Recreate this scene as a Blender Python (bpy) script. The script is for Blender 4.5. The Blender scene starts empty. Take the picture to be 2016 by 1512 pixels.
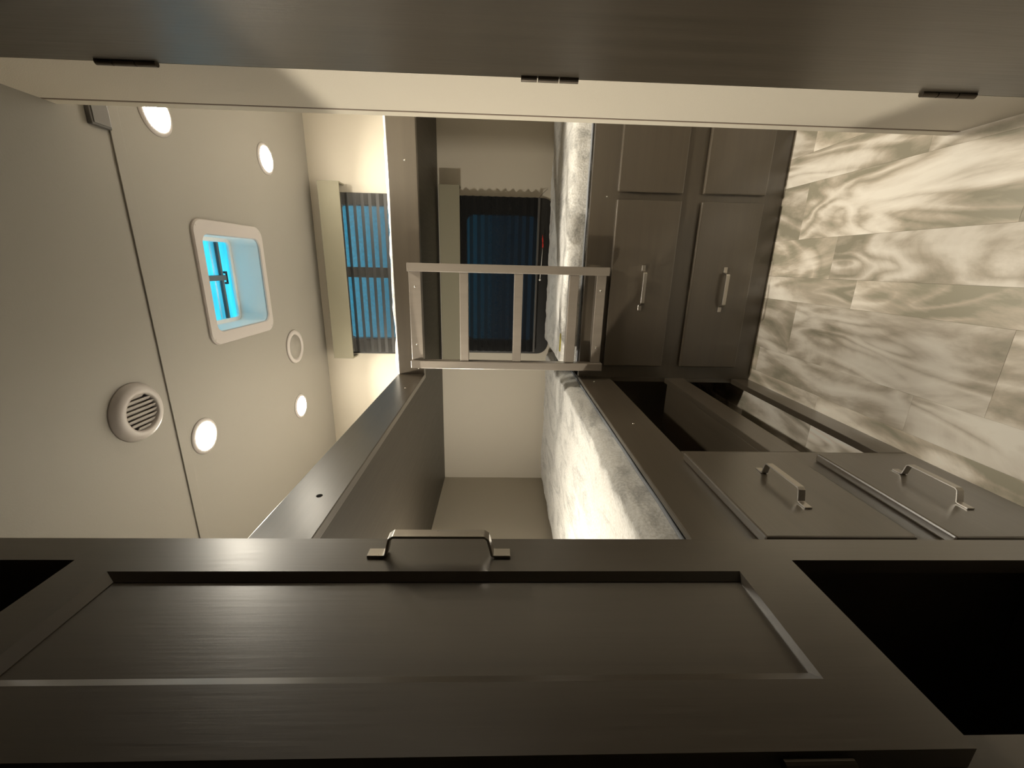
import bpy, bmesh, math, random
from mathutils import Vector, Matrix, noise

# ------------------------------------------------------------------ camera
sc = bpy.context.scene
COL = sc.collection
F_PX, YAW, PITCH, ROLL = 808.6, 0.2837, -0.0331, 0.0146
fw = Vector((-math.sin(YAW) * math.cos(PITCH), math.cos(YAW) * math.cos(PITCH), math.sin(PITCH)))
r0 = Vector((math.cos(YAW), math.sin(YAW), 0))
u0 = r0.cross(fw)
rgt = r0 * math.cos(ROLL) + u0 * math.sin(ROLL)
upv = -r0 * math.sin(ROLL) + u0 * math.cos(ROLL)
cd = bpy.data.cameras.new('camera')
cam = bpy.data.objects.new('camera', cd)
COL.objects.link(cam)
cd.sensor_fit = 'HORIZONTAL'
cd.sensor_width = 36.0
cd.lens = F_PX / 2016 * 36.0
cd.clip_start = 0.01
# the phone was held on its side: picture right is the world's down
mx = Matrix.Identity(4)
for i, c in enumerate((-upv, rgt, -fw)):
    for j in range(3):
        mx[j][i] = c[j]
cam.matrix_world = mx
sc.camera = cam

# ------------------------------------------------------------------ world, exposure
w = bpy.data.worlds.new('dusk_sky')
sc.world = w
w.use_nodes = True
nt = w.node_tree
bg = nt.nodes['Background']
tc = nt.nodes.new('ShaderNodeTexCoord')
sx = nt.nodes.new('ShaderNodeSeparateXYZ')
nt.links.new(tc.outputs['Generated'], sx.inputs[0])
rp = nt.nodes.new('ShaderNodeValToRGB')
rp.color_ramp.elements[0].position = 0.0
rp.color_ramp.elements[0].color = (0.012, 0.12, 0.22, 1)
rp.color_ramp.elements[1].position = 0.45
rp.color_ramp.elements[1].color = (0.075, 1.3, 1.95, 1)
nt.links.new(sx.outputs['Z'], rp.inputs[0])
nt.links.new(rp.outputs[0], bg.inputs['Color'])
bg.inputs['Strength'].default_value = 1.0
sc.view_settings.view_transform = 'Standard'
sc.view_settings.look = 'None'
sc.view_settings.gamma = 1.0
sc.view_settings.use_curve_mapping = False
sc.view_settings.exposure = 0.0
LAMP_COL = (1.0, 0.92, 0.77)
CEILING_LAMP = 6.4       # watts of each of the four ceiling lights
READING_LAMP = 1950.0      # radiance of the small wall lamp in the left bunk

# ------------------------------------------------------------------ dimensions
ZF, ZC = -1.0333, 0.9667
XL, XR = -1.2784, 0.93
YB, YN = 2.2966, -1.3
YF, XF = 1.6104, -0.4335
ZS = 0.3228
ZR0, ZR1 = 0.2975, 0.4012
CY1B = .4535       # back of the near cabinet, the end wall of the left bunks
ZL1, ZL0 = -0.3256, -0.4525

# ------------------------------------------------------------------ materials
def mat(name):
    m = bpy.data.materials.new(name)
    m.use_nodes = True
    return m, m.node_tree.nodes, m.node_tree.links, m.node_tree.nodes['Principled BSDF']

def plain(name, col, rough=0.5, metal=0.0, bump=0.0, bscale=300, spec=0.5):
    m, N, L, b = mat(name)
    b.inputs['Base Color'].default_value = (*col, 1)
    b.inputs['Roughness'].default_value = rough
    b.inputs['Metallic'].default_value = metal
    b.inputs['Specular IOR Level'].default_value = spec
    t = N.new('ShaderNodeTexCoord')
    n = N.new('ShaderNodeTexNoise')
    n.inputs['Scale'].default_value = bscale
    n.inputs['Detail'].default_value = 4
    L.new(t.outputs['Object'], n.inputs['Vector'])
    mr = N.new('ShaderNodeMapRange')
    mr.inputs['To Min'].default_value = max(0, rough - .06)
    mr.inputs['To Max'].default_value = min(1, rough + .06)
    L.new(n.outputs[0], mr.inputs[0])
    L.new(mr.outputs[0], b.inputs['Roughness'])
    if bump:
        bp = N.new('ShaderNodeBump')
        bp.inputs['Strength'].default_value = bump
        bp.inputs['Distance'].default_value = 0.002
        L.new(n.outputs[0], bp.inputs['Height'])
        L.new(bp.outputs[0], b.inputs['Normal'])
    return m

def wood(name, c1, c2, axis='Z', rough=0.33, spec=1.0, coat=.8):
    m, N, L, b = mat(name)
    t = N.new('ShaderNodeTexCoord')
    mp = N.new('ShaderNodeMapping')
    s = {'X': (1.6, 42, 42), 'Y': (42, 1.6, 42), 'Z': (42, 42, 1.6)}[axis]
    mp.inputs['Scale'].default_value = s
    L.new(t.outputs['Object'], mp.inputs['Vector'])
    oi = N.new('ShaderNodeObjectInfo')
    mu = N.new('ShaderNodeMath'); mu.operation = 'MULTIPLY'; mu.inputs[1].default_value = 37
    L.new(oi.outputs['Random'], mu.inputs[0])
    ad = N.new('ShaderNodeVectorMath'); ad.operation = 'ADD'
    L.new(mp.outputs[0], ad.inputs[0]); L.new(mu.outputs[0], ad.inputs[1])
    n = N.new('ShaderNodeTexNoise')
    n.inputs['Scale'].default_value = 1.0
    n.inputs['Detail'].default_value = 7
    n.inputs['Roughness'].default_value = .62
    n.inputs['Distortion'].default_value = .5
    L.new(ad.outputs[0], n.inputs['Vector'])
    r = N.new('ShaderNodeValToRGB')
    r.color_ramp.elements[0].position = .30
    r.color_ramp.elements[0].color = (*c1, 1)
    r.color_ramp.elements[1].position = .72
    r.color_ramp.elements[1].color = (*c2, 1)
    L.new(n.outputs[0], r.inputs[0])
    L.new(r.outputs[0], b.inputs['Base Color'])
    n2 = N.new('ShaderNodeTexNoise')
    n2.inputs['Scale'].default_value = 6
    n2.inputs['Detail'].default_value = 5
    L.new(ad.outputs[0], n2.inputs['Vector'])
    mr = N.new('ShaderNodeMapRange')
    mr.inputs['To Min'].default_value = rough - .05
    mr.inputs['To Max'].default_value = rough + .07
    L.new(n2.outputs[0], mr.inputs[0])
    L.new(mr.outputs[0], b.inputs['Roughness'])
    b.inputs['Specular IOR Level'].default_value = spec
    b.inputs['Coat Weight'].default_value = coat
    b.inputs['Coat Roughness'].default_value = rough - .05
    bp = N.new('ShaderNodeBump')
    bp.inputs['Strength'].default_value = .12
    bp.inputs['Distance'].default_value = .001
    L.new(n2.outputs[0], bp.inputs['Height'])
    L.new(bp.outputs[0], b.inputs['Normal'])
    return m

W1, W2 = (.064, .050, .034), (.082, .065, .045)
M_WOODX = wood('dark_wood_x', W1, W2, 'X')
M_WOODY = wood('dark_wood_y', W1, W2, 'Y')
M_WOODZ = wood('dark_wood_z', W1, W2, 'Z')
M_LADDER = wood('ladder_wood', (.18, .153, .125), (.215, .183, .150), 'Z', .36)
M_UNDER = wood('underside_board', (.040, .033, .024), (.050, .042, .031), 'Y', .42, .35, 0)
M_DOOR = wood('door_wood', (.040, .033, .023), (.052, .042, .030), 'Z', .34, .6, 0)
M_WALL = plain('cream_wallboard', (.515, .47, .392), .6, bump=.25, bscale=420, spec=.3)
M_CEIL = plain('ceiling_panel', (.265, .246, .217), .5, bump=.08, bscale=260, spec=.35)
M_TRIM = plain('cream_moulding', (.54, .495, .41), .5, spec=.35)
M_GROOVE = plain('brown_groove', (.16, .115, .085), .7)
M_PLASTIC = plain('white_plastic', (.43, .395, .375), .35)
M_VALANCE = plain('olive_valance_cloth', (.25, .23, .165), .7, bump=.3, bscale=500)
M_BLACK = plain('black_frame', (.012, .011, .010), .4)
M_DARK = plain('dark_gap', (.01, .009, .008), .8)
M_METAL = plain('brushed_nickel', (.50, .475, .44), .3, 1.0)
M_HINGE = plain('hinge_bronze', (.10, .085, .07), .4, 1.0)
M_SCREW = plain('screw_steel', (.75, .72, .65), .25, 1.0)
M_GREY = plain('grey_plastic', (.075, .07, .065), .5)
M_RED = plain('red_sleeve', (.55, .03, .02), .4)
M_WHITE = plain('white_cord', (.8, .78, .74), .4)
M_YELLOW = plain('yellow_tag', (.36, .31, .05), .7)
M_PIPING = plain('grey_piping', (.24, .25, .27), .7, bump=.4, bscale=700)

def plank_material():
    m, N, L, b = mat('swirled_vinyl_plank')
    t = N.new('ShaderNodeTexCoord')
    oi = N.new('ShaderNodeObjectInfo')
    mu = N.new('ShaderNodeMath'); mu.operation = 'MULTIPLY'; mu.inputs[1].default_value = 91
    L.new(oi.outputs['Random'], mu.inputs[0])
    mp = N.new('ShaderNodeMapping')
    mp.inputs['Scale'].default_value = (6.5, 2.0, 1)
    L.new(t.outputs['Object'], mp.inputs['Vector'])
    ad = N.new('ShaderNodeVectorMath'); ad.operation = 'ADD'
    L.new(mp.outputs[0], ad.inputs[0]); L.new(mu.outputs[0], ad.inputs[1])
    # big soft clouds
    n1 = N.new('ShaderNodeTexNoise')
    n1.inputs['Scale'].default_value = .9
    n1.inputs['Detail'].default_value = 9
    n1.inputs['Roughness'].default_value = .58
    n1.inputs['Distortion'].default_value = .9
    L.new(ad.outputs[0], n1.inputs['Vector'])
    # curling growth lines: bands bent by a strong low noise
    n3 = N.new('ShaderNodeTexNoise')
    n3.inputs['Scale'].default_value = .8
    n3.inputs['Detail'].default_value = 2
    n3.inputs['Distortion'].default_value = .6
    L.new(ad.outputs[0], n3.inputs['Vector'])
    mm = N.new('ShaderNodeMath'); mm.operation = 'MULTIPLY'; mm.inputs[1].default_value = 9.0
    L.new(n3.outputs[0], mm.inputs[0])
    fr = N.new('ShaderNodeMath'); fr.operation = 'PINGPONG'; fr.inputs[1].default_value = .5
    L.new(mm.outputs[0], fr.inputs[0])
    n4 = N.new('ShaderNodeTexNoise')
    n4.inputs['Scale'].default_value = 5
    n4.inputs['Detail'].default_value = 6
    L.new(ad.outputs[0], n4.inputs['Vector'])
    mxa = N.new('ShaderNodeMix'); mxa.data_type = 'FLOAT'; mxa.inputs[0].default_value = .24
    L.new(n1.outputs[0], mxa.inputs[2]); L.new(fr.outputs[0], mxa.inputs[3])
    mx = N.new('ShaderNodeMix'); mx.data_type = 'FLOAT'; mx.inputs[0].default_value = .12
    L.new(mxa.outputs[0], mx.inputs[2]); L.new(n4.outputs[0], mx.inputs[3])
    r = N.new('ShaderNodeValToRGB')
    e = r.color_ramp.elements
    e[0].position = .36; e[0].color = (.36, .33, .25, 1)
    e[1].position = .58; e[1].color = (1.0, .94, .84, 1)
    k = e.new(.425); k.color = (.56, .49, .395, 1)
    k = e.new(.46); k.color = (.71, .64, .54, 1)
    k = e.new(.505); k.color = (.88, .81, .71, 1)
    L.new(mx.outputs[0], r.inputs[0])
    # each plank is a little lighter or darker than its neighbour
    hs = N.new('ShaderNodeHueSaturation')
    mr = N.new('ShaderNodeMapRange')
    mr.inputs['To Min'].default_value = .84
    mr.inputs['To Max'].default_value = 1.12
    L.new(oi.outputs['Random'], mr.inputs[0])
    L.new(mr.outputs[0], hs.inputs['Value'])
    L.new(r.outputs[0], hs.inputs['Color'])
    L.new(hs.outputs[0], b.inputs['Base Color'])
    b.inputs['Roughness'].default_value = .42
    b.inputs['Specular IOR Level'].default_value = .4
    bp = N.new('ShaderNodeBump')
    bp.inputs['Strength'].default_value = .08
    bp.inputs['Distance'].default_value = .001
    L.new(n1.outputs[0], bp.inputs['Height']); L.new(bp.outputs[0], b.inputs['Normal'])
    return m
M_PLANK = plank_material()

def fleece():
    m, N, L, b = mat('grey_brushed_fleece')
    t = N.new('ShaderNodeTexCoord')
    mp = N.new('ShaderNodeMapping')
    mp.inputs['Scale'].default_value = (7, 3.2, 7)
    L.new(t.outputs['Object'], mp.inputs['Vector'])
    n1 = N.new('ShaderNodeTexNoise')
    n1.inputs['Scale'].default_value = 1.0
    n1.inputs['Detail'].default_value = 8
    n1.inputs['Roughness'].default_value = .62
    n1.inputs['Distortion'].default_value = 2.2
    L.new(mp.outputs[0], n1.inputs['Vector'])
    n2 = N.new('ShaderNodeTexNoise')
    n2.inputs['Scale'].default_value = 160
    n2.inputs['Detail'].default_value = 3
    L.new(t.outputs['Object'], n2.inputs['Vector'])
    r = N.new('ShaderNodeValToRGB')
    e = r.color_ramp.elements
    e[0].position = .30; e[0].color = (.33, .325, .312, 1)
    e[1].position = .52; e[1].color = (.62, .605, .572, 1)
    L.new(n1.outputs[0], r.inputs[0])
    mx = N.new('ShaderNodeMix'); mx.data_type = 'RGBA'; mx.blend_type = 'OVERLAY'
    mx.inputs[0].default_value = .5
    L.new(r.outputs[0], mx.inputs[6]); L.new(n2.outputs[0], mx.inputs[7])
    L.new(mx.outputs[2], b.inputs['Base Color'])
    b.inputs['Roughness'].default_value = .95
    b.inputs['Specular IOR Level'].default_value = .1
    b.inputs['Sheen Weight'].default_value = .35
    b.inputs['Sheen Roughness'].default_value = .4
    ad = N.new('ShaderNodeMath'); ad.operation = 'ADD'
    L.new(n1.outputs[0], ad.inputs[0])
    ms = N.new('ShaderNodeMath'); ms.operation = 'MULTIPLY'; ms.inputs[1].default_value = .35
    L.new(n2.outputs[0], ms.inputs[0]); L.new(ms.outputs[0], ad.inputs[1])
    bp = N.new('ShaderNodeBump')
    bp.inputs['Strength'].default_value = .6
    bp.inputs['Distance'].default_value = .006
    L.new(ad.outputs[0], bp.inputs['Height']); L.new(bp.outputs[0], b.inputs['Normal'])
    return m
M_FLEECE = fleece()

def emitter(name, col, s):
    m, N, L, b = mat(name)
    b.inputs['Base Color'].default_value = (.9, .88, .82, 1)
    b.inputs['Emission Color'].default_value = (*col, 1)
    b.inputs['Emission Strength'].default_value = s
    return m
M_LAMP = emitter('lamp_diffuser', LAMP_COL, 150.0)
M_READ = emitter('reading_lamp_lens', (1.0, .92, .77), READING_LAMP)

def glass(name, tint):
    m, N, L, b = mat(name)
    N.remove(b)
    tr = N.new('ShaderNodeBsdfTransparent'); tr.inputs[0].default_value = (*tint, 1)
    gl = N.new('ShaderNodeBsdfGlossy'); gl.inputs['Roughness'].default_value = .02
    fr = N.new('ShaderNodeFresnel'); fr.inputs[0].default_value = 1.15
    mx = N.new('ShaderNodeMixShader')
    L.new(fr.outputs[0], mx.inputs[0]); L.new(tr.outputs[0], mx.inputs[1]); L.new(gl.outputs[0], mx.inputs[2])
    L.new(mx.outputs[0], N['Material Output'].inputs[0])
    return m
M_GLASS = glass('tinted_pane', (.80, .86, .88))

def translucent(name, col):
    m, N, L, b = mat(name)
    N.remove(b)
    tl = N.new('ShaderNodeBsdfTranslucent')
    t = N.new('ShaderNodeTexCoord')
    n = N.new('ShaderNodeTexNoise'); n.inputs['Scale'].default_value = 14
    mp = N.new('ShaderNodeMapping'); mp.inputs['Scale'].default_value = (.25, 2, 1)
    L.new(t.outputs['Object'], mp.inputs[0]); L.new(mp.outputs[0], n.inputs['Vector'])
    r = N.new('ShaderNodeValToRGB')
    r.color_ramp.elements[0].position = .35
    r.color_ramp.elements[0].color = (*[c * .78 for c in col], 1)
    r.color_ramp.elements[1].position = .65
    r.color_ramp.elements[1].color = (*col, 1)
    L.new(n.outputs[0], r.inputs[0]); L.new(r.outputs[0], tl.inputs[0])
    gl = N.new('ShaderNodeBsdfGlossy'); gl.inputs['Roughness'].default_value = .25
    mx = N.new('ShaderNodeMixShader'); mx.inputs[0].default_value = .04
    L.new(tl.outputs[0], mx.inputs[1]); L.new(gl.outputs[0], mx.inputs[2])
    L.new(mx.outputs[0], N['Material Output'].inputs[0])
    return m
M_LID = translucent('translucent_vent_lid', (.95, .95, .95))

def pleat(name, dark, clear):
    """thin woven blind cloth; seen edge-on the weave closes up"""
    m, N, L, b = mat(name)
    N.remove(b)
    df = N.new('ShaderNodeBsdfDiffuse'); df.inputs[0].default_value = (*dark, 1)
    tr = N.new('ShaderNodeBsdfTransparent'); tr.inputs[0].default_value = (1, 1, 1, 1)
    lw = N.new('ShaderNodeLayerWeight'); lw.inputs[0].default_value = .5
    t = N.new('ShaderNodeTexCoord')
    n = N.new('ShaderNodeTexNoise'); n.inputs['Scale'].default_value = 90
    L.new(t.outputs['Object'], n.inputs['Vector'])
    mr = N.new('ShaderNodeMapRange')
    mr.inputs['From Min'].default_value = .02; mr.inputs['From Max'].default_value = .22
    mr.inputs['To Min'].default_value = clear; mr.inputs['To Max'].default_value = .02
    L.new(lw.outputs['Facing'], mr.inputs[0])
    m2 = N.new('ShaderNodeMapRange')
    m2.inputs['From Min'].default_value = .3; m2.inputs['From Max'].default_value = .7
    m2.inputs['To Min'].default_value = .8; m2.inputs['To Max'].default_value = 1.15
    L.new(n.outputs[0], m2.inputs[0])
    mu = N.new('ShaderNodeMath'); mu.operation = 'MULTIPLY'; mu.use_clamp = True
    L.new(mr.outputs[0], mu.inputs[0]); L.new(m2.outputs[0], mu.inputs[1])
    mx = N.new('ShaderNodeMixShader')
    L.new(mu.outputs[0], mx.inputs[0]); L.new(df.outputs[0], mx.inputs[1]); L.new(tr.outputs[0], mx.inputs[2])
    L.new(mx.outputs[0], N['Material Output'].inputs[0])
    return m
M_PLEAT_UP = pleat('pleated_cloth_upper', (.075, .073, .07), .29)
M_PLEAT_SHADED = pleat('pleated_cloth_shaded', (.02, .02, .02), .16)  # same blind cloth, dimmer light put into its colour and clearness

# ------------------------------------------------------------------ builders
WLOC = {}

def link(name, me, m, parent=None, smooth=False, centre=None):
    """me holds world coordinates; its origin is moved to its own centre (or to `centre`)"""
    if m is not None:
        me.materials.append(m)
    vs = me.vertices
    if centre is None:
        lo = [min(v.co[k] for v in vs) for k in range(3)]
        hi = [max(v.co[k] for v in vs) for k in range(3)]
        centre = Vector([(a + b) / 2 for a, b in zip(lo, hi)])
    centre = Vector(centre)
    me.transform(Matrix.Translation(-centre))
    if smooth:
        for p in me.polygons:
            p.use_smooth = True
    o = bpy.data.objects.new(name, me)
    COL.objects.link(o)
    if parent is not None:
        o.parent = parent
        o.location = centre - WLOC[parent.name]
    else:
        o.location = centre
    WLOC[o.name] = centre
    return o

def tag(o, label=None, cat=None, group=None, kind=None):
    for k, v in (('label', label), ('category', cat), ('group', group), ('kind', kind)):
        if v:
            o[k] = v
    return o

def thing(name, loc, label, cat, group=None):
    o = bpy.data.objects.new(name, None)
    o.empty_display_size = .05
    COL.objects.link(o)
    o.location = loc
    WLOC[o.name] = Vector(loc)
    return tag(o, label, cat, group)

def bm_box(bm, x0, x1, y0, y1, z0, z1, bev=0.0, seg=2):
    b2 = bmesh.new()
    vs = [b2.verts.new(p) for p in ((x0, y0, z0), (x1, y0, z0), (x1, y1, z0), (x0, y1, z0),
                                    (x0, y0, z1), (x1, y0, z1), (x1, y1, z1), (x0, y1, z1))]
    for f in ((3, 2, 1, 0), (4, 5, 6, 7), (0, 1, 5, 4), (1, 2, 6, 5), (2, 3, 7, 6), (3, 0, 4, 7)):
        b2.faces.new([vs[i] for i in f])
    if bev:
        bmesh.ops.bevel(b2, geom=list(b2.edges), offset=bev, segments=seg, profile=.5, affect='EDGES')
    t = bpy.data.meshes.new('t')
    b2.to_mesh(t)
    b2.free()
    bm.from_mesh(t)
    bpy.data.meshes.remove(t)

def bm_mesh(bm):
    me = bpy.data.meshes.new('m')
    bm.to_mesh(me)
    bm.free()
    return me

def box(name, x0, x1, y0, y1, z0, z1, m, parent=None, bev=.0015):
    bm = bmesh.new()
    bm_box(bm, min(x0, x1), max(x0, x1), min(y0, y1), max(y0, y1), min(z0, z1), max(z0, z1), bev)
    return link(name, bm_mesh(bm), m, parent)

def boxes(name, lst, m, parent=None, bev=.0015):
    bm = bmesh.new()
    for b in lst:
        bm_box(bm, *b, bev)
    return link(name, bm_mesh(bm), m, parent)

def slab_holes(name, us, vs, holes, mapf, w0, w1, m):
    """a flat slab with rectangular openings, one closed mesh; mapf(u,v,w)->xyz"""
    bm = bmesh.new()
    hole = lambda i, j: any(h[0] - 1e-6 <= us[i] and us[i + 1] <= h[1] + 1e-6 and h[2] - 1e-6 <= vs[j] and vs[j + 1] <= h[3] + 1e-6 for h in holes)
    cache = {}
    def V(i, j, k):
        if (i, j, k) not in cache:
            cache[(i, j, k)] = bm.verts.new(mapf(us[i], vs[j], (w0, w1)[k]))
        return cache[(i, j, k)]
    nu, nv = len(us) - 1, len(vs) - 1
    solid = lambda i, j: 0 <= i < nu and 0 <= j < nv and not hole(i, j)
    for i in range(nu):
        for j in range(nv):
            if not solid(i, j):
                continue
            bm.faces.new([V(i, j, 0), V(i + 1, j, 0), V(i + 1, j + 1, 0), V(i, j + 1, 0)])
            bm.faces.new([V(i, j + 1, 1), V(i + 1, j + 1, 1), V(i + 1, j, 1), V(i, j, 1)])
            for di, dj, a, b in ((-1, 0, (0, 0), (0, 1)), (1, 0, (1, 1), (1, 0)), (0, -1, (1, 0), (0, 0)), (0, 1, (0, 1), (1, 1))):
                if not solid(i + di, j + dj):
                    A = (i + a[0], j + a[1]); B = (i + b[0], j + b[1])
                    bm.faces.new([V(*A, 0), V(*B, 0), V(*B, 1), V(*A, 1)])
    bmesh.ops.recalc_face_normals(bm, faces=list(bm.faces))
    return link(name, bm_mesh(bm), m)

def rrect(u0, u1, v0, v1, r, n=6):
    pts = []
    for cu, cv, a0 in ((u1 - r, v1 - r, 0), (u0 + r, v1 - r, 90), (u0 + r, v0 + r, 180), (u1 - r, v0 + r, 270)):
        for i in range(n + 1):
            a = math.radians(a0 + 90 * i / n)
            pts.append((cu + r * math.cos(a), cv + r * math.sin(a)))
    return pts

def ring(name, outer, inner, w0, w1, mapf, m, parent=None, chamfer=0.0, smooth=False, inner_front=None, wi=None):
    """extruded ring between two loops of equal length; the front face is at w1"""
    bm = bmesh.new()
    n = len(outer)
    cu = sum(p[0] for p in outer) / n; cv = sum(p[1] for p in outer) / n
    def sh(p, d):
        l = math.hypot(p[0] - cu, p[1] - cv) or 1
        return (p[0] - (p[0] - cu) / l * d, p[1] - (p[1] - cv) / l * d)
    loops = [(outer, w0)]
    if inner_front:
        loops += [(outer, w1), (inner_front, w1), (inner, wi)]
    elif chamfer:
        loops += [(outer, w1 - (chamfer if w1 > w0 else -chamfer)), ([sh(p, chamfer) for p in outer], w1),
                  ([sh(p, -chamfer) for p in inner], w1), (inner, w1 - (chamfer if w1 > w0 else -chamfer))]
    else:
        loops += [(outer, w1), (inner, w1)]
    loops += [(inner, w0)]
    R = [[bm.verts.new(mapf(p[0], p[1], ww)) for p in lp] for lp, ww in loops]
    for a in range(len(R)):
        b = (a + 1) % len(R)
        for i in range(n):
            j = (i + 1) % n
            bm.faces.new([R[a][i], R[a][j], R[b][j], R[b][i]])
    bmesh.ops.recalc_face_normals(bm, faces=list(bm.faces))
    return link(name, bm_mesh(bm), m, parent, smooth)

def circ(cu, cv, r, n=40):
    return [(cu + r * math.cos(2 * math.pi * i / n), cv + r * math.sin(2 * math.pi * i / n)) for i in range(n)]

def lathe(name, prof, mapf, m, parent=None, n=40, smooth=True):
    """prof: (radius, w) pairs, spun round the w axis; ends closed where the radius is 0"""
    bm = bmesh.new()
    rows = []
    for r, ww in prof:
        if r < 1e-6:
            rows.append([bm.verts.new(mapf(0, 0, ww))])
        else:
            rows.append([bm.verts.new(mapf(r * math.cos(2 * math.pi * i / n), r * math.sin(2 * math.pi * i / n), ww)) for i in range(n)])
    for a, b in zip(rows, rows[1:]):
        for i in range(n):
            j = (i + 1) % n
            if len(a) == 1 and len(b) == 1:
                continue
            if len(a) == 1:
                bm.faces.new([a[0], b[i], b[j]])
            elif len(b) == 1:
                bm.faces.new([a[i], a[j], b[0]])
            else:
                bm.faces.new([a[i], a[j], b[j], b[i]])
    bmesh.ops.recalc_face_normals(bm, faces=list(bm.faces))
    return link(name, bm_mesh(bm), m, parent, smooth)

def tube(name, pts, r, m, parent=None, n=8, closed=False, radii=None):
    bm = bmesh.new()
    rows = []
    P = [Vector(p) for p in pts]
    for k, p in enumerate(P):
        a = P[k - 1] if (k or closed) else P[k]
        b = P[(k + 1) % len(P)] if (k < len(P) - 1 or closed) else P[k]
        d = (b - a).normalized()
        s = d.cross(Vector((0, 0, 1)))
        if s.length < .05:
            s = d.cross(Vector((0, 1, 0)))
        s.normalize(); t = s.cross(d)
        rr = radii[k] if radii else r
        rows.append([bm.verts.new(p + (s * math.cos(2 * math.pi * i / n) + t * math.sin(2 * math.pi * i / n)) * rr) for i in range(n)])
    pr = list(zip(rows, rows[1:])) + ([(rows[-1], rows[0])] if closed else [])
    for a, b in pr:
        for i in range(n):
            j = (i + 1) % n
            bm.faces.new([a[i], a[j], b[j], b[i]])
    if not closed:
        bm.faces.new(rows[0][::-1]); bm.faces.new(rows[-1])
    bmesh.ops.recalc_face_normals(bm, faces=list(bm.faces))
    return link(name, bm_mesh(bm), m, parent, True)

def pull_handle(parent, centre, along, out, length=.112, proud=.027, wid=.0135, th=.0032, name='handle'):
    """strap bar pull: two flat feet, two splayed legs, one straight bar"""
    A = Vector(along).normalized(); O = Vector(out).normalized(); S = A.cross(O)
    c = Vector(centre)
    h = length / 2
    path = [(-h - .020, th / 2), (-h - .003, th / 2), (-h + .001, th * .9), (-h + .004, proud * .6), (-h + .006, proud - .003), (-h + .010, proud)]
    path = path + [(-a, b) for a, b in path[::-1]]
    bm = bmesh.new()
    rows = []
    for k, (a, b) in enumerate(path):
        p = Vector((path[max(k - 1, 0)])); q = Vector((path[min(k + 1, len(path) - 1)]))
        d = (q - p).normalized(); nrm = Vector((-d.y, d.x))
        row = []
        for sgn_n, sgn_s in ((1, -1), (1, 1), (-1, 1), (-1, -1)):
            aa = a + nrm.x * th / 2 * sgn_n; bb = b + nrm.y * th / 2 * sgn_n
            row.append(bm.verts.new(c + A * aa + O * bb + S * (wid / 2 * sgn_s)))
        rows.append(row)
    for a, b in zip(rows, rows[1:]):
        for i in range(4):
            j = (i + 1) % 4
            bm.faces.new([a[i], a[j], b[j], b[i]])
    bm.faces.new(rows[0][::-1]); bm.faces.new(rows[-1])
    bmesh.ops.recalc_face_normals(bm, faces=list(bm.faces))
    bmesh.ops.bevel(bm, geom=list(bm.edges), offset=.0006, segments=1, affect='EDGES')
    return tag(link(name, bm_mesh(bm), M_METAL, parent), 'brushed nickel bar pull')

def screw(parent, x, y, z, axis, r=.0042, m=None, name='screw'):
    mp = {'-Y': lambda u, v, ww: (x + u, y - ww, z + v), '+X': lambda u, v, ww: (x + ww, y + u, z + v)}[axis]
    return lathe(name, [(0, .0016), (r * .6, .0014), (r, .0004), (r, -.001)], mp, m or M_SCREW, parent, 10)

# ------------------------------------------------------------------ the setting
floor = tag(box('floor', XL - .05, XR + .05, YN - .05, YB + .05, ZF - .05, ZF - .006, M_DARK, None, 0), kind='structure')
random.seed(4)
edges = [-.386, -.290, -.103, -.021, .105, .285]
joint = {-.386: .945, -.290: 1.42, -.103: 1.197, -.021: 1.306, .105: .85, .285: 1.085}
cyc_r = [.096, .187, .082, .126, .18]
x = .285; k = 0
while x < XR - .001:
    nx = min(x + cyc_r[k % 5], XR); edges.append(nx); joint.setdefault(nx, random.uniform(.7, 1.4)); x = nx; k += 1
x = -.386; k = 0
joint_l = {-.386: 1.237}
left = []
cyc_l = [.18, .126, .082, .187, .096]
while x > XL + .001:
    nx = max(x - cyc_l[k % 5], XL); left.append(nx); joint[nx] = 1.237 if k == 0 else random.uniform(.7, 1.4); x = nx; k += 1
edges = sorted(set(left + edges))
LEN = .63
for a, b in zip(edges, edges[1:]):
    if b - a < .012:
        continue
    y = joint[a] - LEN * math.ceil((joint[a] - YN) / LEN)
    while y < YB:
        y0, y1 = max(y, YN), min(y + LEN, YB)
        if y1 - y0 > .02:
            box('plank', a + .0001, b - .0001, y0 + .0001, y1 - .0001, ZF - .006, ZF, M_PLANK, floor, .0004)
        y += LEN

# ceiling with the opening of the roof vent
SKX0, SKX1, SKY0, SKY1 = -.250, .074, 1.423, 1.754
ceil = tag(slab_holes('ceiling', [XL - .05, SKX0, SKX1, XR + .05], [YN - .05, SKY0, SKY1, YB + .05],
                      [(SKX0, SKX1, SKY0, SKY1)], lambda u, v, ww: (u, v, ww), ZC, ZC + .05, M_CEIL), kind='structure')
seam = tag(box('trim_2', XL + .001, XR - .001, 1.171, 1.206, ZC - .0045, ZC - .0002, M_CEIL, None, .001),
           'flat cream batten covering the ceiling seam', kind='structure')

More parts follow.
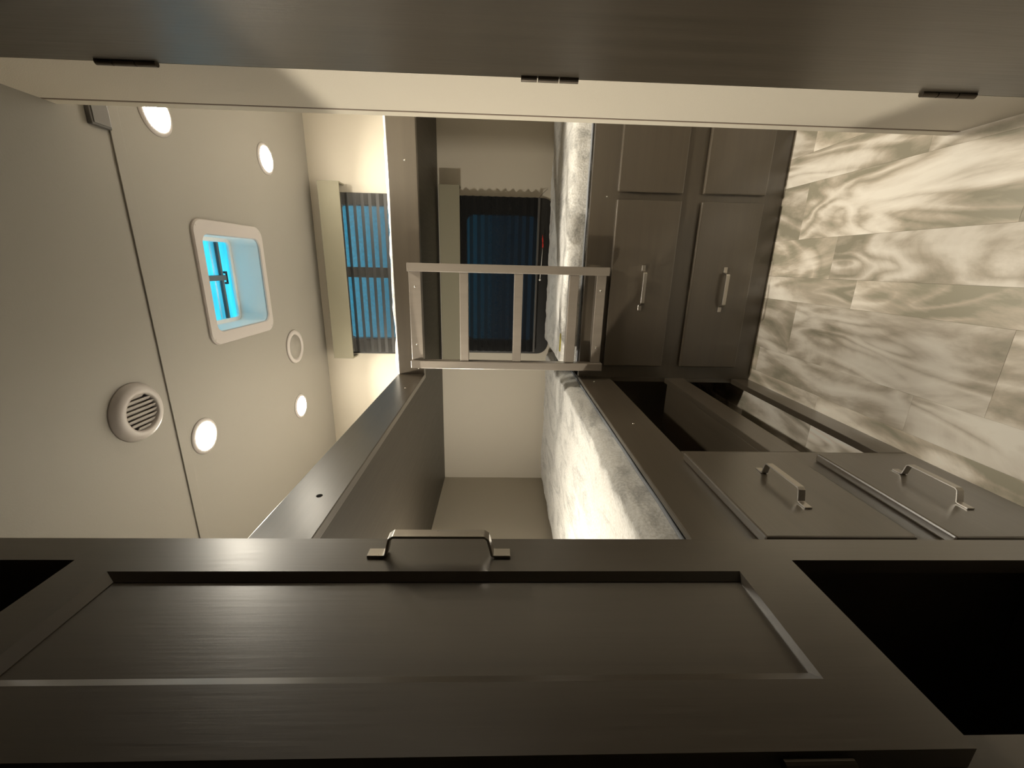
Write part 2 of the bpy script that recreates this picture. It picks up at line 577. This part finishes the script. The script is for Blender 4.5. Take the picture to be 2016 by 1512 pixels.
# back wall with two window openings
WX0, WX1 = -.445, .300
UZ0, UZ1 = .405, .868
LZ0, LZ1 = -.232, .225
wall_back = tag(slab_holes('wall_back', [XL - .05, WX0, WX1, XR + .05], [ZF - .05, LZ0, LZ1, UZ0, UZ1, ZC],
                           [(WX0, WX1, LZ0, LZ1), (WX0, WX1, UZ0, UZ1)], lambda u, v, ww: (u, ww, v), YB, YB + .05, M_WALL), kind='structure')
tag(box('wall_left', XL - .05, XL, YN, YB, ZF - .05, ZC, M_WALL, None, 0), kind='structure')
tag(box('wall_right', XR, XR + .05, YN, YB, ZF - .05, ZC, M_WALL, None, 0), kind='structure')
tag(box('wall_front', XL - .05, XR + .05, YN - .05, YN, ZF - .05, ZC, M_WALL, None, 0), kind='structure')
XP, YP1, YP2 = .3111, .832, 1.018
part = tag(box('wall_partition', XP, XR, YP1, YP2, ZF, ZC, M_WALL, None, 0), kind='structure')
tr1 = tag(boxes('trim_1', [(XP - .0008, XP + .05, YP2 + .0058, YP2 + .034, ZF, ZC)], M_TRIM, None, .002),
          'narrow cream corner moulding on the partition end', kind='structure')
gr = box('groove', XP - .0007, XP + .02, YP2 + .0002, YP2 + .0056, ZF + .002, ZC - .002, M_GROOVE, tr1, 0)
gr['label'] = 'thin brown groove beside the moulding'

# door on the right, folded open towards the viewer
door = tag(box('door_1', XP - .004, XP + .028, .10, .822, ZF + .015, ZC - .03, M_DOOR, None, .002),
           'dark wood door leaf opened flat beside the cream partition end', kind='structure')
for zc in (.622, -.080, -.786):
    hb = bmesh.new()
    for a, b in ((-.049, -.017), (-.015, .020), (.022, .049)):
        mtx = Matrix.Translation((XP - .006, .818, zc + (a + b) / 2))
        bmesh.ops.create_cone(hb, cap_ends=True, segments=14, radius1=.0052, radius2=.0052, depth=b - a, matrix=mtx)
    tag(link('hinge', bm_mesh(hb), M_HINGE, door), 'bronze butt hinge')

# ------------------------------------------------------------------ windows and blinds
def ymap(u, v, ww):        # u = X, v = Z, w = distance in front of the back wall
    return (u, YB - ww, v)

def window(n, x0, x1, z0, z1, gx0, gx1, gz0, gz1, mull, lab):
    fr = tag(ring('window_%d' % n, rrect(x0, x1, z0, z1, .06), rrect(gx0, gx1, gz0, gz1, .035), -.04, .010, ymap, M_BLACK, None, .003), lab, kind='structure')
    if mull:
        box('mullion', mull[0], mull[1], YB - .006, YB + .03, gz0, gz1, M_BLACK, fr, .001)
        spans = [(gx0, mull[0]), (mull[1], gx1)]
    else:
        spans = [(gx0, gx1)]
    for a, b in spans:
        box('pane', a - .003, b + .003, YB + .012, YB + .017, gz0 - .003, gz1 + .003, M_GLASS, fr, 0)
    return fr
window(1, -.500, .330, .37, .885, -.415, .272, .435, .842, (-.086, -.033), 'black framed window above the upper bunk')
window(2, -.485, .331, -.275, .258, -.412, .245, -.186, .178, None, 'black framed window between the two bunks')

def blind(x0, x1, ztop, hz, zbot, vx0, vx1, dv, m, label, rail_label):
    t = thing('pleated_blind', ((x0 + x1) / 2, YB - .03, zbot), label, 'blind', 'pleated window blinds')
    bm = bmesh.new()
    bm_box(bm, vx0, vx1, YB - dv, YB - dv + .008, ztop, hz, .002)
    bm_box(bm, vx0, vx0 + .008, YB - dv + .008, YB - .001, ztop, hz, .001)
    bm_box(bm, vx1 - .008, vx1, YB - dv + .008, YB - .001, ztop, hz, .001)
    bm_box(bm, vx0 + .008, vx1 - .008, YB - dv + .008, YB - .001, hz - .008, hz, .001)
    tag(link('valance', bm_mesh(bm), M_VALANCE, t), rail_label)
    # pleats
    bm = bmesh.new()
    n = round((ztop + .012 - zbot) / .0195)
    rows = []
    for i in range(n + 1):
        z = ztop + .012 - (ztop + .012 - zbot) * i / n
        yy = YB - (.024 if i % 2 else .037)
        rows.append([bm.verts.new((x0 + (x1 - x0) * k / 8, yy, z)) for k in range(9)])
    for a, b in zip(rows, rows[1:]):
        for k in range(8):
            bm.faces.new([a[k], a[k + 1], b[k + 1], b[k]])
    link('pleated_cloth', bm_mesh(bm), m, t)
    box('bottom_rail', x0, x1, YB - .042, YB - .018, zbot - .012, zbot, M_GREY, t, .002)
    box('head_rail', x0, x1, YB - .044, YB - .014, ztop + .012, hz - .010, M_VALANCE, t, .001)
    return t
b1 = blind(-.487, .325, .795, .900, .44, -.516, .371, .075, M_PLEAT_UP,
           'pleated see-through blind on the window above the upper bunk', 'cream valance box')
b2 = blind(-.470, .328, .207, .3100, -.188, -.529, .372, .068, M_PLEAT_SHADED,
           'pleated blind on the window between the bunks, shade put into its cloth colour', 'olive cream valance box')
tube('tension_cord', [(.326, YB - .030, -.192), (.352, YB - .02, -.214), (.375, YB - .004, -.238)], .0008, M_DARK, b2, 5)

wd = thing('blind_wand', (.04, YB - .05, -.225), 'thin white wand with red tip and bead below the lower blind', 'wand')
tube('shaft', [(.085, YB - .050, -.2200), (.0, YB - .050, -.2165), (-.072, YB - .050, -.2120)], .0016, M_WHITE, wd, 8)
tag(tube('red_tip', [(.150, YB - .050, -.2165), (.128, YB - .050, -.2180), (.117, YB - .050, -.2195), (.112, YB - .050, -.2195), (.098, YB - .050, -.2205), (.086, YB - .050, -.2200)],
         .004, M_RED, wd, 10, radii=[.001, .0038, .0035, .0016, .0045, .003]), 'red plastic tip')
lathe('bead', [(0, -.006), (.004, -.0045), (.006, 0), (.004, .0045), (0, .006)], lambda u, v, ww: (-.076 + ww, YB - .050 + u, -.2118 + v), M_WHITE, wd, 12)

# ------------------------------------------------------------------ upper bunk
ub = thing('upper_bunk', (XF, YF, ZR0), 'dark wood L-shaped upper bunk frame along the back and left walls', 'bunk')
box('back_rail', XF - .020, XR - .002, YF, YF + .020, ZR0, ZR1, M_WOODX, ub, .002)
box('left_rail', XF - .020, XF, .462, YF - .001, ZR0, ZR1, M_WOODY, ub, .002)
boxes('underside_panel', [(XL + .001, XR - .002, YF + .0205, YB - .001, ZS, ZS + .014),
                          (XL + .001, XF - .0205, .462, YF + .0205, ZS, ZS + .014)], M_UNDER, ub, 0)
screw(ub, .342, YF, .339, '-Y'); screw(ub, -.41, YF, .320, '-Y', .0032)
screw(ub, XF, 1.415, .332, '+X', .0035)
hole = screw(ub, XF, .704, .339, '+X', .006, M_DARK, 'screw_hole')
hole['label'] = 'dark countersunk screw hole'

def mattress(name, x0, x1, y0, y1, z0, z1, label, r=.03, amp=.004, fine=.0012, step=.016, seed=0, pip=True, tagged=False):
    t = thing(name, ((x0 + x1) / 2, (y0 + y1) / 2, z0), label, 'mattress', 'grey fleece mattresses')
    cx, cy, cz = (x0 + x1) / 2, (y0 + y1) / 2, (z0 + z1) / 2
    hx, hy, hz = (x1 - x0) / 2, (y1 - y0) / 2, (z1 - z0) / 2
    nx, ny, nz = max(4, round(2 * hx / step)), max(4, round(2 * hy / step)), max(4, round(2 * hz / step))
    bm = bmesh.new()
    cache = {}
    def V(i, j, k):
        key = (i, j, k)
        if key not in cache:
            # crowd the grid lines towards the edges so that the rounding is smooth
            p = Vector(((i / nx * 2 - 1) * hx, (j / ny * 2 - 1) * hy, (k / nz * 2 - 1) * hz))
            q = Vector((max(-hx + r, min(hx - r, p.x)), max(-hy + r, min(hy - r, p.y)), max(-hz + r, min(hz - r, p.z))))
            d = p - q
            nrm = d.normalized() if d.length > 1e-9 else Vector((0, 0, 1))
            if d.length > 1e-9:
                p = q + nrm * r
            wp = Vector((cx, cy, cz)) + p
            s = Vector((seed * 3.7, seed * 1.3, 0))
            dn = noise.noise(wp * 7 + s) * amp + noise.noise(wp * 24 + s) * amp * .45 + noise.noise(wp * 90 + s) * fine
            if k == 0:
                dn = 0
            wp = wp + nrm * (dn - amp * .6)
            cache[key] = bm.verts.new(wp)
        return cache[key]
    def quad(a, b, c, d):
        bm.faces.new([V(*a), V(*b), V(*c), V(*d)])
    for i in range(nx):
        for j in range(ny):
            quad((i, j, nz), (i + 1, j, nz), (i + 1, j + 1, nz), (i, j + 1, nz))
            quad((i, j + 1, 0), (i + 1, j + 1, 0), (i + 1, j, 0), (i, j, 0))
    for i in range(nx):
        for k in range(nz):
            quad((i, 0, k), (i + 1, 0, k), (i + 1, 0, k + 1), (i, 0, k + 1))
            quad((i + 1, ny, k), (i, ny, k), (i, ny, k + 1), (i + 1, ny, k + 1))
    for j in range(ny):
        for k in range(nz):
            quad((0, j + 1, k), (0, j, k), (0, j, k + 1), (0, j + 1, k + 1))
            quad((nx, j, k), (nx, j + 1, k), (nx, j + 1, k + 1), (nx, j, k + 1))
    link('cover', bm_mesh(bm), M_FLEECE, t, True)
    if pip:
        zz = z1 - .070
        pr = rrect(x0 - .001, x1 + .001, y0 - .001, y1 + .001, r * .9, 6)
        pts = []
        for a, b in zip(pr, pr[1:] + pr[:1]):
            m = max(1, round(math.dist(a, b) / .03))
            for q in range(m):
                px, py = a[0] + (b[0] - a[0]) * q / m, a[1] + (b[1] - a[1]) * q / m
                pts.append((px, py, zz + .0025 * noise.noise(Vector((px * 6, py * 6, seed)))))
        tag(tube('piping', pts, .0042, M_PIPING, t, 7, True), 'blue-grey seam piping')
    return t
mattress('mattress', XL + .006, XF - .026, .48, YB - .012, ZS + .016, .429, 'left upper mattress, its fuzzy edge showing above the left rail', .03, .006, .003, .02, 1, False)
mattress('mattress', XF - .020, XR - .006, YF + .026, YB - .012, ZS + .016, .426, 'back upper mattress, pale edge showing along the back rail under the upper window', .028, .007, .003, .02, 2, False)

# ------------------------------------------------------------------ lower bunk, left arm
ZP = -.366
bb = thing('lower_bunk', (XF, .95, ZF), 'dark wood left lower bunk frame with open cubbies and two drawers', 'bunk')
FT = .020
box('top_rail', XF - .013, XF, .470, YF + .0, ZL0, ZL1, M_WOODY, bb, .002)
box('middle_rail', XF - FT, XF, .918, YF - .002, -.758, -.682, M_WOODY, bb, .0015)
box('bottom_rail', XF - FT, XF, .918, YF - .002, ZF, -.960, M_WOODY, bb, .0015)
boxes('face_panel', [(XF - FT, XF, .470, .917, ZF, ZL0 - .0005)], M_WOODY, bb, .001)
box('shelf', XL + .002, XF - FT - .001, .940, YF - .03, -.700, -.684, M_WOODY, bb, .001)
box('bed_board', XL + .002, XF - FT - .001, .470, YB - .002, ZP - .014, ZP - .001, M_WOODY, bb, .001)
box('divider_panel', XL + .002, XF - FT - .001, .900, .916, ZF, ZP - .016, M_WOODZ, bb, .001)
screw(bb, XF, 1.096, -.391, '+X', .003); screw(bb, XF, 1.539, -.376, '+X', .003)
for za, zb, hz in ((-.692, -.437, -.566), (-.985, -.757, -.872)):
    d = box('drawer', XF + .0005, XF + .020, .556, .869, za, zb, M_WOODY, bb, .0038)
    pull_handle(d, (XF + .020, .7125, hz), (0, 1, 0), (1, 0, 0))

# ------------------------------------------------------------------ drawer cabinet under the back bunk
dc = thing('drawer_cabinet', (.24, YF, ZF), 'dark wood drawer cabinet under the lower bunk at the back', 'cabinet')
slab_front = slab_holes('face_frame', [XF + .001, -.36, .215, .285, .86, XR - .002], [ZF, -.95, -.765, -.64, -.452, ZL1],
                        [(-.36, .215, -.95, -.765), (.285, .86, -.95, -.765), (-.36, .215, -.64, -.452), (.285, .86, -.64, -.452)],
                        lambda u, v, ww: (u, ww, v), YF, YF + .02, M_WOODX)
slab_front.parent = dc
slab_front.location = Vector(slab_front.location) - WLOC[dc.name]
box('carcass', XF + .001, XR - .002, YF + .0205, YF + .034, ZF, ZL0, M_WOODX, dc, 0)
box('side_panel', XF - .018, XF, YF + .001, YB - .002, ZF, ZP - .016, M_WOODZ, dc, .001)
box('bed_board', XF + .001, XR - .002, YF + .036, YB - .002, ZP - .014, ZP - .001, M_WOODX, dc, .001)
screw(dc, .244, YF, -.384, '-Y', .003)
for za, zb, zh in ((-.655, -.419, -.540), (-.958, -.730, -.853)):
    for xa, xb in ((-.382, .234), (.260, .874)):
        d = box('drawer', xa, xb, YF - .019, YF - .0005, za, zb, M_WOODX, dc, .0038)
        pull_handle(d, ((xa + xb) / 2 + (0 if xa > 0 else -.002), YF - .019, zh), (1, 0, 0), (0, -1, 0), .128)

mattress('mattress', XL + .014, XF - .030, .482, YB - .014, ZP, -.262, 'left lower mattress, brightly lit, brushed fleece with blue-grey piping', .032, .007, .002, .0135, 3)
mb = mattress('mattress', XF + .022, XR - .014, YF + .032, YB - .014, ZP, -.250, 'back lower mattress, shaded, above the drawer cabinet under the lower window', .034, .006, .002, .0145, 4)
tag(box('sewn_tag', XF + .090, XF + .165, YF + .06, YF + .072, -.256, -.2505, M_YELLOW, mb, .0008), 'yellow sewn tag')

# ------------------------------------------------------------------ ladder
LY0, LY1 = 1.560, 1.590
ld = thing('bunk_ladder', (-.2, 1.58, -.405), 'short dark wood ladder fixed between the upper and lower bunk rails', 'ladder')
rails = ((-.033, -.003), (-.396, -.366))
for a, b in rails:
    box('side_rail', a, b, LY0 - .004, 1.592, -.405, .339, M_LADDER, ld, .0018)
for z0, z1 in ((.1165, .149), (-.0855, -.053), (-.2935, -.2575)):
    box('rung', rails[1][1] + .0002, rails[0][0] - .0002, LY0, LY1, z0, z1, M_LADDER, ld, .0018)
for z0, z1 in ((.293, .337), (-.398, -.362)):
    cl = box('cleat', rails[1][1] + .0002, rails[0][0] - .0002, LY0 + .012, YF - .0005, z0, z1, M_LADDER, ld, .0015)
    for xx in (-.088, -.305):
        screw(cl, xx, LY0 + .012, (z0 + z1) / 2, '-Y', .0038)

# ------------------------------------------------------------------ ceiling fittings
def zmap(cx, cy):
    return lambda u, v, ww: (cx + u, cy + v, ZC - ww)
for lx, ly, lab in ((.382, 1.336, 'ceiling light half hidden behind the top of the cream partition'),
                    (.390, 1.898, 'ceiling light on the right near the upper window valance'),
                    (-.567, 1.281, 'ceiling light nearest the round louvred register'),
                    (-.690, 1.930, 'ceiling light beyond the blank round ceiling plate, above the left bunk')):
    t = thing('ceiling_light', (lx, ly, ZC), lab, 'light', 'recessed ceiling lights')
    lathe('trim_ring', [(.0475, .0002), (.060, .0002), (.060, .002), (.054, .005), (.0475, .006), (.0475, .0002)], zmap(lx, ly), M_PLASTIC, t, 40)
    lathe('diffuser', [(0, .0085), (.020, .0080), (.036, .0062), (.047, .003), (.047, .0004), (0, .0004)], zmap(lx, ly), M_LAMP, t, 36)
    la = bpy.data.lights.new('beam', 'AREA')
    la.shape = 'DISK'; la.size = .085; la.energy = CEILING_LAMP; la.color = LAMP_COL
    la.spread = math.radians(122)
    lo = bpy.data.objects.new('beam', la)
    COL.objects.link(lo)
    lo.parent = t
    lo.location = (0, 0, -.010)

rv = thing('roof_vent', ((SKX0 + SKX1) / 2, (SKY0 + SKY1) / 2, ZC), 'square white roof vent glowing blue in the ceiling', 'roof vent')
cm = lambda u, v, ww: (u, v, ww)
M_WELL = plain('white_well_plastic', (.80, .80, .78), .45)
ring('flange', rrect(-.290, .117, 1.388, 1.778, .042, 8), rrect(SKX0 + .004, SKX1 - .004, SKY0 + .004, SKY1 - .004, .03, 8), ZC - .0002, ZC - .009, cm, M_PLASTIC, rv, .004)
ring('well', rrect(SKX0 - .001, SKX1 + .001, SKY0 - .001, SKY1 + .001, .03, 8), rrect(SKX0 + .004, SKX1 - .004, SKY0 + .004, SKY1 - .004, .028, 8), ZC + .0005, ZC + .104, cm, M_WELL, rv)
ring('inner_frame', rrect(SKX0 - .001, SKX1 + .001, SKY0 - .001, SKY1 + .001, .03, 8), rrect(SKX0 + .018, SKX1 - .018, SKY0 + .018, SKY1 - .018, .012, 8), ZC + .1045, ZC + .115, cm, M_WELL, rv, .002)
bm = bmesh.new()
bm_box(bm, SKX0 - .03, SKX1 + .03, SKY0 - .03, SKY1 + .03, ZC + .118, ZC + .121, 0)
link('lid', bm_mesh(bm), M_LID, rv)
M_BAR = plain('vent_bar', (.07, .09, .10), .5)
box('lift_arm', -.086, -.066, SKY0 + .018, 1.688, ZC + .1, ZC + .112, M_BAR, rv, .002)
box('cross_bar', SKX0 + .019, SKX1 - .019, 1.664, 1.676, ZC + .104, ZC + .1165, M_BAR, rv, .001)
box('lid_rib', SKX0 + .019, SKX1 - .019, 1.640, 1.662, ZC + .112, ZC + .1175, M_LID, rv, .001)
boxes('arm_clip', [(-.100, -.092, 1.676, 1.690, ZC + .098, ZC + .104), (-.060, -.052, 1.676, 1.690, ZC + .098, ZC + .104), (-.100, -.052, 1.688, 1.692, ZC + .098, ZC + .104)], M_BLACK, rv, .0005)
for sxx, syy in ((-.27, 1.405), (.097, 1.405), (-.27, 1.76), (.097, 1.76)):
    lathe('screw', [(0, .0105), (.003, .0098), (.004, .0092)], zmap(sxx, syy), M_PLASTIC, rv, 10)

cr = thing('ceiling_register', (-.402, 1.058, ZC), 'round white louvred air register beside the ceiling seam', 'vent')
lathe('rim', [(.050, .004), (.050, .021), (.056, .0225), (.066, .021), (.073, .015), (.079, .004), (.080, .0004), (.050, .0004), (.050, .004)], zmap(-.402, 1.058), M_PLASTIC, cr, 48)
lathe('back_plate', [(0, .0004), (.0498, .0004), (.0498, .002), (0, .002)], zmap(-.402, 1.058), plain('register_back', (.22, .20, .18), .7), cr, 40)
for k in range(8):
    xx = -.0437 + k * .0125
    hl = math.sqrt(max(.0505 ** 2 - (abs(xx) + .003) ** 2, 1e-4))
    bmx = bmesh.new()
    bm_box(bmx, -.0062, .0062, -hl, hl, -.0009, .0009, 0)
    bmx.transform(Matrix.Translation((-.402 + xx, 1.058, ZC - .0135)) @ Matrix.Rotation(math.radians(38), 4, 'Y'))
    link('slat', bm_mesh(bmx), M_PLASTIC, cr)

cp = thing('ceiling_plate', (-.398, 1.944, ZC), 'blank round white plate on the ceiling past the roof vent', 'ceiling plate')
lathe('rim', [(.056, .003), (.060, .0085), (.068, .0095), (.076, .0065), (.079, .0004), (.056, .0004), (.056, .003)], zmap(-.398, 1.944), M_PLASTIC, cp, 44)
lathe('disc', [(0, .005), (.0555, .005), (.0555, .0005), (0, .0005)], zmap(-.398, 1.944), M_CEIL, cp, 40)

cs = thing('ceiling_sensor', (.345, 1.142, ZC), 'small dark grey ceiling box peeking past the top of the partition', 'sensor')
box('housing', .292, .40, 1.116, 1.169, ZC - .012, ZC - .0003, M_GREY, cs, .002)
box('face', .297, .395, 1.121, 1.164, ZC - .014, ZC - .0121, plain('grey_face', (.13, .12, .11), .5), cs, .0005)

rl = thing('reading_lamp', (XL, 0.98, .22), 'small round wall lamp in the left lower bunk, hidden behind the near cabinet', 'lamp')
RA = Vector((.95, .12, -.13)).normalized()          # the lamp head is tilted down towards the pillow end
RS = RA.cross(Vector((0, 0, 1))).normalized()
RU = RS.cross(RA)
xm = lambda u, v, ww: (XL + .0004 + ww, 0.98 + u, .22 + v)
xh = lambda u, v, ww: tuple(Vector((XL + .045, 0.98, .22)) + RS * u + RU * v + RA * ww)
lathe('base', [(0, .0), (.034, .0), (.034, .010), (.030, .014), (.012, .016), (.010, .034), (0, .034)], xm, M_METAL, rl, 32)
lathe('head', [(0, -.022), (.022, -.018), (.036, -.004), (.034, .000), (.0305, .000), (.0305, -.003), (0, -.003)], xh, M_METAL, rl, 32)
lathe('lens', [(0, -.002), (.0295, -.002), (.0295, .002), (.025, .0060), (.016, .008), (0, .0090)], xh, M_READ, rl, 28)

# ------------------------------------------------------------------ near cabinet on the left
S = 1.1099
XD = -.2896 * S
XC = XD - .0195
CY0, CY1 = -.30, .4535
wc = thing('wardrobe_cabinet', (XC, .1, ZF), 'dark wood cabinet at the near left with open niches above and below its door', 'cabinet')
DZ0, DZ1, DY0, DY1 = -.3085 * S, .4145 * S, .178 * S, .3835 * S
NY0, NY1 = .197 * S, .373 * S
cuts = [(NY0, NY1, -.64 * S, DZ0 + .02), (NY0, NY1, DZ1 - .02, .76)]
ff = slab_holes('face_frame', [CY0, NY0, NY1, CY1], [ZF, -.64 * S, DZ0 + .02, DZ1 - .02, .76, ZC], cuts, lambda u, v, ww: (ww, u, v), XC - .019, XC, M_WOODZ)
ff.parent = wc
ff.location = Vector(ff.location) - WLOC[wc.name]
boxes('carcass', [(XL + .001, XC - .0195, CY1 - .012, CY1, ZF, ZC), (XL + .001, XC - .0195, CY0, CY0 + .012, ZF, ZC),
                  (XL + .001, XL + .013, CY0 + .013, CY1 - .013, ZF, ZC),
                  (XL + .014, XC - .0195, CY0 + .013, CY1 - .013, DZ0 - .001, DZ0 + .011), (XL + .014, XC - .0195, CY0 + .013, CY1 - .013, DZ1 - .012, DZ1 + .001),
                  (XL + .014, XC - .0195, CY0 + .013, CY1 - .013, -.67 * S, -.655 * S),
                  (XL + .014, XC - .0195, NY0 - .06, NY0 - .045, -.653 * S, DZ0 - .002), (XL + .014, XC - .0195, NY0 - .06, NY0 - .045, DZ1 + .002, ZC)], M_WOODZ, wc, 0)
PY0, PY1, PZ0, PZ1 = .2345 * S, .3295 * S, -.2420 * S, .3600 * S
dmap = lambda u, v, ww: (ww, u, v)
dr = ring('door', [(DY1, DZ1), (DY0, DZ1), (DY0, DZ0), (DY1, DZ0)], [(PY1, PZ1), (PY0, PZ1), (PY0, PZ0), (PY1, PZ0)], XC + .0005, XD, dmap, M_WOODZ, wc,
          inner_front=[(PY1 + .007, PZ1 + .011), (PY0 - .011, PZ1 + .011), (PY0 - .011, PZ0 - .0025), (PY1 + .007, PZ0 - .0025)], wi=XD - .0075)
box('door_panel', XC + .002, XD - .0085, PY0 - .001, PY1 + .001, PZ0 - .001, PZ1 + .001, M_WOODZ, dr, 0)
pull_handle(dr, (XD, .360 * S, .058 * S), (0, 0, 1), (1, 0, 0), .122)
for zh in (-.203 * S, .30 * S):
    hb = bmesh.new()
    bmesh.ops.create_cone(hb, cap_ends=True, segments=12, radius1=.004, radius2=.004, depth=.05, matrix=Matrix.Translation((XD - .006, DY0 - .005, zh)))
    tag(link('hinge', bm_mesh(hb), M_HINGE, dr), 'steel hinge knuckle')
